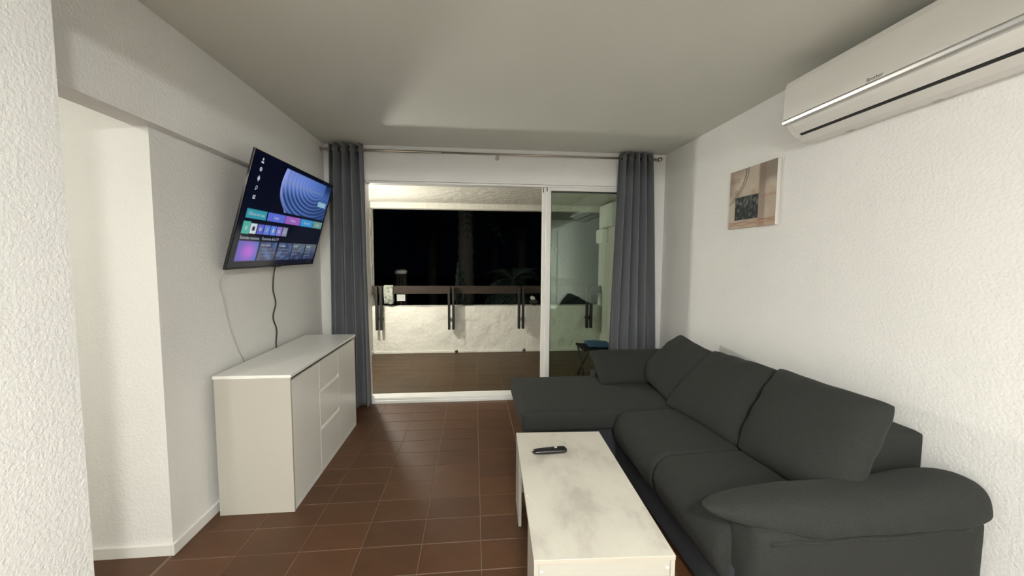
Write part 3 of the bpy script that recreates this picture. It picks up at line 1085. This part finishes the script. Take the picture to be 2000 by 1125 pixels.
def canvas_image(u, v):
    r = np.random.default_rng(3)
    C = np.zeros(u.shape + (3,))

    def blur_noise(sc, seed):
        q = np.random.default_rng(seed)
        s = np.zeros_like(u)
        for k in range(14):
            a, b, p = q.normal(0, sc), q.normal(0, sc), q.uniform(0, 6.28)
            s += np.sin(a * u + b * v + p)
        return s / 14 ** 0.5
    n1, n2, n3 = blur_noise(7, 1), blur_noise(30, 2), blur_noise(90, 3)
    C[:] = (0.50, 0.43, 0.35)
    C *= (1 + 0.07 * n1 + 0.05 * n2)[..., None]

    def put(mask, c):
        a = np.clip(mask, 0, 1)[..., None]
        C[:] = C * (1 - a) + np.array(c) * a
    put(0.65 * np.exp(-((u - 0.02) / 0.12) ** 2) * np.exp(-((v - 0.22) / 0.22) ** 2), (0.17, 0.13, 0.10))
    put(0.55 * (1 - sstep(0.0, 0.20, v)) * sstep(0.15, 0.5, 0.7 - u), (0.24, 0.18, 0.14))
    put(0.75 * sstep(0.62, 0.70, u) * (1 - sstep(0.20, 0.42, v + 0.05 * n1)), (0.17, 0.14, 0.115))
    put(0.6 * sstep(0.64, 0.68, u) * (1 - sstep(0.76, 0.82, u)), (0.22, 0.14, 0.11))
    put(0.35 * sstep(0.80, 0.95, u) * sstep(0.3, 0.5, v), (0.42, 0.30, 0.22))
    put(0.45 * sstep(0.86, 0.90, v), (0.42, 0.25, 0.17))
    put(0.35 * np.exp(-((v - 0.52) / 0.02) ** 2) * sstep(0.68, 0.72, u), (0.3, 0.12, 0.08))
    # dark window with mottled marks
    m = sstep(0.135, 0.145, u) * (1 - sstep(0.655, 0.665, u)) * sstep(0.462, 0.470, v) * (1 - sstep(0.855, 0.863, v))
    put(m, (0.022, 0.027, 0.027))
    mot = sstep(0.55, 1.3, n3 + 0.8 * np.exp(-((v - 0.56) / 0.07) ** 2)) * m
    put(mot * 0.55, (0.26, 0.28, 0.27))
    # double curved line
    for off, wd in ((0.0, 0.010), (0.045, 0.012)):
        cu = 0.43 - off * 1.1 - 0.43 * (v / 0.60) ** 2.1
        put(0.85 * np.exp(-((u - cu) / wd) ** 2) * (1 - sstep(0.56, 0.62, v)), (0.05, 0.038, 0.03))
    put(0.7 * np.exp(-((np.hypot(u - 0.17, v - 0.38) - 0.028) / 0.008) ** 2), (0.10, 0.07, 0.06))
    # three small rings, a small red mark, reddish scribbles below
    for cxx in (0.06, 0.135, 0.21):
        put(0.6 * np.exp(-((np.hypot((u - cxx) / 0.8, v - 0.17) - 0.035) / 0.012) ** 2), (0.20, 0.11, 0.09))
    put(0.6 * np.exp(-(((u - 0.55) / 0.05) ** 2 + ((v - 0.42) / 0.05) ** 2) * 1.5), (0.42, 0.20, 0.12))
    for k, vv in enumerate((0.885, 0.91, 0.945)):
        line = vv + 0.012 * np.sin(u * (9 + 4 * k) + k) - 0.02 * (u - 0.5)
        put(0.6 * np.exp(-((v - line) / 0.006) ** 2), (0.22, 0.10, 0.07))
    edge = np.minimum(np.minimum(u, 1 - u), np.minimum(v, 1 - v))
    put(0.35 * (1 - sstep(0.0, 0.012, edge)), (0.10, 0.08, 0.07))
    return np.clip(C, 0.005, 0.9)


def can_pt(u, v):
    o = org_of(pic)
    return np.stack([np.full_like(u, 1.9405 - o.x), 2.826 - 0.461 * u - o.y, 2.113 - 0.423 * v - o.z], -1)


cp = color_grid('print', 130, 120, can_pt, canvas_image, attr_mat('canvas_print', 0, 0.8), pic)

# ------------------------------------------------------------------ curtain rod and curtains
RY, RZ = 3.842, 2.466
rod = thing('curtain_rod', 'brushed metal curtain rod above the balcony door', 'curtain rod', (0.22, YB, RZ))
tube('tube', [(-1.385, RY, RZ), (-0.30, RY, RZ)], 0.0125, M['steel'], rod, 14)
tube('tube', [(-0.31, RY, RZ), (1.83, RY, RZ)], 0.0100, M['steel'], rod, 14)
for sx, xe in ((-1, -1.385), (1, 1.83)):
    pr = [(0.012, 0.0), (0.012, 0.012), (0.008, 0.016), (0.008, 0.020)] + [(max(0.001, 0.024 * math.sin(math.pi * k / 12)), 0.040 - 0.024 * math.cos(math.pi * k / 12)) for k in range(1, 13)]
    pr = [(r, sx * hh) for r, hh in pr]
    lathe('finial', pr, (xe, RY, RZ), M['steel'], rod, axis='X', n=18)
for xb in (-1.34, 0.232, 1.79):
    vs, fs = merge(tube_geo([(xb, YB, RZ - 0.02), (xb, RY + 0.004, RZ - 0.02)], 0.006, 10),
                   lathe_geo([(0.020, 0.0), (0.020, -0.006)], (xb, YB, RZ - 0.02), 'Y', 16),
                   box_geo((xb - 0.012, xb + 0.012), (RY - 0.018, RY + 0.018), (RZ - 0.032, RZ - 0.011), 0.004),
                   box_geo((xb - 0.004, xb + 0.004), (RY - 0.004, RY + 0.004), (RZ - 0.046, RZ - 0.030), 0.001))
    make('bracket', vs, fs, M['steel'], rod, False)


def curtain(label, top, bot, folds, seed, zbot, flare_side):
    t = thing('curtain', label, 'curtain', ((top[0] + top[1]) / 2, RY, zbot), group=None)
    r = np.random.default_rng(seed)
    ph = r.uniform(0, 6.28, 6)
    nu, nv = folds * 20, 50
    ztop = RZ + 0.052
    V, F = [], []
    for j in range(nv + 1):
        f = j / nv
        z = ztop + (zbot - ztop) * f
        x0 = top[0] + (bot[0] - top[0]) * f ** 0.8
        x1 = top[1] + (bot[1] - top[1]) * f ** 0.8
        for i in range(nu + 1):
            s = i / nu
            a = 2 * math.pi * folds * s
            amp = 0.058 * (1 - 0.25 * f) * (1 + 0.35 * math.sin(3.1 * s * folds + ph[0]) * f)
            wob = 0.55 * f * math.sin(2.2 * a / folds * 1.7 + ph[1] + 1.2 * f) + 0.25 * f * math.sin(5 * f + ph[2] + 3 * s)
            y = RY + amp * math.sin(a + wob * 1.4) + 0.012 * f * math.sin(0.5 * a + ph[3])
            y = min(y, 3.905)
            x = x0 + (x1 - x0) * (s + 0.010 * math.sin(2 * a + wob) * (1 - f * .5))
            zz = z + (0.004 * math.sin(a * 0.5 + ph[4]) if j == nv else 0)
            V.append((x, y, zz))
    for j in range(nv):
        for i in range(nu):
            k = j * (nu + 1) + i
            F.append([k, k + 1, k + nu + 2, k + nu + 1])
    c = make('cloth', V, F, M['curtain'], t, True)
    so = c.modifiers.new('thickness', 'SOLIDIFY')
    so.thickness = 0.003
    so.offset = 0
    for k in range(2 * folds + 1):
        s = k / (2 * folds)
        x = top[0] + (top[1] - top[0]) * s
        if s == 0 or s == 1:
            x += 0.003 if s == 0 else -0.003
        pts = []
        R_ = 0.021
        for q in range(17):
            b = 2 * math.pi * q / 16
            pts.append((x, RY + R_ * math.cos(b), RZ + R_ * math.sin(b)))
        tube('eyelet', pts, 0.0035, M['steel'], t, 6)
    return t


curtain('grey curtain gathered at the left of the balcony door, beside the television', (-1.335, -1.030), (-1.375, -1.005), 4, 3, 0.012, -1)
curtain('grey curtain gathered at the right of the balcony door, behind the sofa', (1.452, 1.785), (1.375, 1.905), 5, 9, 0.012, 1)

# ------------------------------------------------------------------ balcony things
rail = thing('balcony_railing', 'dark brown wooden railing on paired posts along the balcony parapet', 'railing', (0.25, 6.03, 0.38))
for a, b in ((-1.525, -0.34), (-0.336, 0.745), (0.749, 1.83), (1.834, 2.025)):
    box('rail_board', (a, b), (6.012, 6.055), (0.925, 1.045), M['wood_dark'], rail, 0.004)
for xp in (-1.405, -0.336, 0.735, 1.815):
    for dx in (-0.036, 0.028):
        box('post', (xp + dx - 0.017, xp + dx + 0.017), (5.915, 5.985), (0.385, 1.040), M['wood_black'], rail, 0.004)
    for dx in (-0.036, 0.028):
        box('spacer', (xp + dx - 0.012, xp + dx + 0.012), (5.985, 6.048), (0.52, 0.56), M['wood_black'], rail, 0.002)
        box('spacer', (xp + dx - 0.012, xp + dx + 0.012), (5.985, 6.014), (0.95, 1.02), M['wood_black'], rail, 0.002)

# towel over the rail
V, F = [], []
prof = [(6.080, 0.80), (6.078, 0.90), (6.074, 0.98), (6.066, 1.040), (6.050, 1.054), (6.025, 1.054), (6.003, 1.045), (5.997, 1.0), (5.996, 0.92), (5.993, 0.84), (5.992, 0.775)]
prof = [(p.y, p.z) for p in smooth_path([(0, a, b) for a, b in prof], 3)]
nx = 16
for j, (y, z) in enumerate(prof):
    for i in range(nx + 1):
        s = i / nx
        x = -1.345 + 0.135 * s + 0.004 * math.sin(3 * z * 6)
        dy = (0.005 * math.sin(9 * s + z * 5)) * (1 if z < 1.03 else 0)
        V.append((x, y - abs(dy) if y < 6.035 else y + abs(dy), z + (0.008 * math.sin(7 * s) if j in (0, len(prof) - 1) else 0)))
for j in range(len(prof) - 1):
    for i in range(nx):
        k = j * (nx + 1) + i
        F.append([k, k + 1, k + nx + 2, k + nx + 1])
tw = make('towel', V, F, M['towel'], None, True)
so = tw.modifiers.new('thickness', 'SOLIDIFY')
so.thickness = 0.006
so.offset = 0
tag(tw, 'mottled grey-green towel hung over the left end of the railing', 'towel')

# drain spouts at the foot of the parapet
for xp, lab in ((-0.27, 'small metal drain spout at the parapet foot below the second post pair'), (0.79, 'small metal drain spout at the parapet foot below the third post pair')):
    dr = thing('drain_spout', lab, 'drain', (xp, 6.03, 0.0), group='drain spouts along the parapet')
    lathe('flange', [(0.026, 0.0), (0.026, -0.006), (0.018, -0.008)], (xp, 6.034, 0.028), M['steel'], dr, 'Y', 16)
    tube('pipe', [(xp, 6.03, 0.028), (xp, 6.0, 0.028)], 0.014, M['black_matte'], dr, 12)

# boxes on the right balcony wall
jb = thing('cable_box', 'large white electrical box high on the right balcony wall', 'electrical box', (BXR, 5.64, 1.94))
box('housing', (BXR - 0.09, BXR), (5.38, 5.92), (1.94, 2.27), M['plastic_white'], jb, 0.006)
box('lid', (BXR - 0.10, BXR - 0.09), (5.40, 5.90), (1.96, 2.25), M['plastic_white'], jb, 0.004)
jb = thing('junction_box', 'small white junction box below the large box on the right balcony wall', 'electrical box', (BXR, 5.9, 1.71))
box('housing', (BXR - 0.10, BXR), (5.76, 6.02), (1.71, 1.925), M['plastic_white'], jb, 0.008)
box('lid', (BXR - 0.112, BXR - 0.10), (5.775, 6.005), (1.725, 1.91), M['plastic_white'], jb, 0.004)

# folding chair with a blue cloth behind the sofa
fc = thing('folding_chair', 'dark folding chair on the balcony behind the sofa, seen through the glass', 'chair', (1.52, 4.55, 0.0))
for sx in (1.30, 1.66):
    tube('leg', [(sx, 4.36, 0.0), (sx, 4.74, 0.41)], 0.011, M['black_matte'], fc)
    tube('leg', [(sx + 0.02, 4.78, 0.0), (sx + 0.02, 4.32, 0.40)], 0.011, M['black_matte'], fc)
for k in range(6):
    y = 4.34 + k * 0.066
    box('seat_slat', (1.27, 1.70), (y, y + 0.052), (0.395, 0.412), M['wood_black'], fc, 0.003)
vs, fs = pillow_geo((1.34, 4.38, 0.437), (1.62, 4.34, 0.437), (1.66, 4.68, 0.442), (1.36, 4.72, 0.442), 0.045, n=16, wrinkle=0.006, seed=21)
bl = make('folded_cloth', vs, fs, M['blue_cloth'], None, True)
tag(bl, 'folded blue cloth lying on the dark balcony chair', 'cloth')

# small bundle on the parapet under the railing
bd = thing('bundle', 'small dark bundle with a white top lying on the parapet beneath the railing', 'bundle', (0.955, 6.12, 0.73))
vs, fs = pillow_geo((0.885, 6.08, 0.780), (1.03, 6.09, 0.778), (1.025, 6.18, 0.785), (0.89, 6.17, 0.785), 0.095, n=12, wrinkle=0.008, seed=31)
make('pouch', vs, fs, M['black_matte'], bd, True)
vs, fs = pillow_geo((0.895, 6.085, 0.855), (0.975, 6.08, 0.835), (0.975, 6.15, 0.84), (0.90, 6.155, 0.86), 0.045, n=10, wrinkle=0.012, seed=32)
make('white_top', vs, fs, M['plastic_white'], bd, True)

# ------------------------------------------------------------------ garden in the dark
M['ground'] = stucco('garden_ground', (0.045, 0.05, 0.035), 4, 0.5, 0.03)
M['bark'] = stucco('palm_bark', (0.055, 0.052, 0.046), 14, 0.8, 0.03)
M['frond'] = plain('palm_frond', (0.014, 0.022, 0.018), 0.7, spec=0.08)
M['stone'] = stucco('weathered_stone', (0.05, 0.048, 0.044), 12, 0.5, 0.02)
GZ = -0.7
S('ground', [((-25, 25), (6.25, 45), (GZ - 0.1, GZ))], M['ground'])


def palm(x, y, h, r, lab, seed, fronds=18, L=1.9, lean=0.0, skirt=0):
    q = random.Random(seed)
    t = thing('palm_tree', lab, 'palm tree', (x, y, GZ), group='palm trees in the dark garden')
    pts, rad = [], []
    k = 26
    for i in range(k + 1):
        s = i / k
        pts.append((x + lean * s * s, y, GZ + h * s))
        rad.append(r * (1.25 - 0.35 * s) * (1.10 if i % 2 else 0.93))
    tube('trunk', pts, rad, M['bark'], t, 12)
    top = Vector((x + lean, y, GZ + h))
    for f in range(fronds):
        az = 2 * math.pi * f / fronds * 1.618 * 3 + q.uniform(-0.2, 0.2)
        el = q.uniform(-0.35, 1.15) if f >= skirt else q.uniform(-1.1, -0.6)
        d = Vector((math.cos(az) * math.cos(el), math.sin(az) * math.cos(el), math.sin(el)))
        side = d.cross(Vector((0, 0, 1)))
        if side.length < 1e-3:
            side = Vector((1, 0, 0))
        side.normalize()
        V, F = [], []
        m_ = 14
        spine = []
        for i in range(m_ + 1):
            s = i / m_
            spine.append(top + d * (L * s) + Vector((0, 0, -0.55 * L * s * s)))
        for i in range(1, m_ + 1):
            s = i / m_
            ll = 0.42 * math.sin(math.pi * min(1, 0.12 + 0.86 * s)) + 0.05
            dirv = (spine[i] - spine[i - 1]).normalized()
            for sg in (-1, 1):
                b0 = spine[i - 1]
                b1 = spine[i - 1] + dirv * 0.045
                tip = b0 + (side * sg * 0.85 + dirv * 0.6) * ll + Vector((0, 0, -0.25 * ll))
                n0 = len(V)
                V += [tuple(b0), tuple(b1), tuple(tip)]
                F.append([n0, n0 + 1, n0 + 2])
        tv_, tf_ = tube_geo(spine, [0.018 * (1 - 0.8 * i / m_) for i in range(m_ + 1)], 4)
        vs_, fs_ = merge((V, F), (tv_, tf_))
        make('frond', vs_, fs_, M['frond'], t, False)
    return t


palm(-0.20, 10.4, 4.1, 0.20, 'thick palm trunk right behind the second pair of railing posts', 1, 16, 1.9)
palm(-1.75, 17.0, 3.6, 0.16, 'palm tree in the dark garden left of centre', 2, 18, 2.1)
palm(1.95, 15.6, 3.4, 0.17, 'palm tree in the dark garden beside the sliding door frame', 3, 18, 2.0)
palm(0.78, 7.75, 1.75, 0.08, 'low palm with a bushy crown behind the middle of the railing', 4, 16, 0.72)
palm(1.25, 22.0, 5.2, 0.2, 'farthest tall palm in the dark garden', 5, 18, 2.4)

# slender cypress-like shrub
sh = thing('conical_shrub', 'narrow pointed shrub behind the railing in the dark garden', 'shrub', (-0.24, 7.0, GZ))
V, F = [], []
q = random.Random(8)
for k in range(520):
    s = q.random() ** 0.8
    rr = 0.24 * (1 - s) + 0.015
    a = q.uniform(0, 6.28)
    c = Vector((-0.24 + rr * math.cos(a) * q.uniform(.6, 1), 7.0 + rr * math.sin(a) * q.uniform(.6, 1), GZ + 0.1 + 1.95 * s))
    d = Vector((math.cos(a) * 0.4, math.sin(a) * 0.4, 1)).normalized() * 0.11
    sd = d.cross(Vector((math.cos(a + 1), math.sin(a + 1), 0))).normalized() * 0.016
    n0 = len(V)
    V += [tuple(c - sd), tuple(c + sd), tuple(c + d)]
    F.append([n0, n0 + 1, n0 + 2])
make('foliage', V, F, M['frond'], sh, False)
tube('stem', [(-0.24, 7.0, GZ), (-0.24, 7.0, GZ + 1.4)], [0.03, 0.01], M['bark'], sh, 8)

bp = thing('garden_post', 'ribbed grey garden post with white cap behind the railing', 'post', (-1.74, 9.6, GZ))
px = -1.74
for k in range(9):
    a = 2 * math.pi * k / 9
    tube('stave', [(px + 0.10 * math.cos(a), 9.6 + 0.10 * math.sin(a), GZ), (px + 0.10 * math.cos(a), 9.6 + 0.10 * math.sin(a), 1.10)], 0.034, M['stone'], bp, 7)
lathe('cap', [(0.14, 1.10 - GZ), (0.15, 1.16 - GZ), (0.10, 1.21 - GZ), (0.09, 1.17 - GZ)], (px, 9.6, GZ), M['plastic_white'], bp)
sg = thing('sign_board', 'small white sign between the railing and the parapet', 'sign', (-1.255, 6.9, GZ))
box('board', (-1.329, -1.185), (6.89, 6.905), (0.722, 0.838), M['plastic_white'], sg, 0.004)
box('stake', (-1.27, -1.24), (6.905, 6.93), (GZ, 0.82), M['wood_dark'], sg, 0.003)
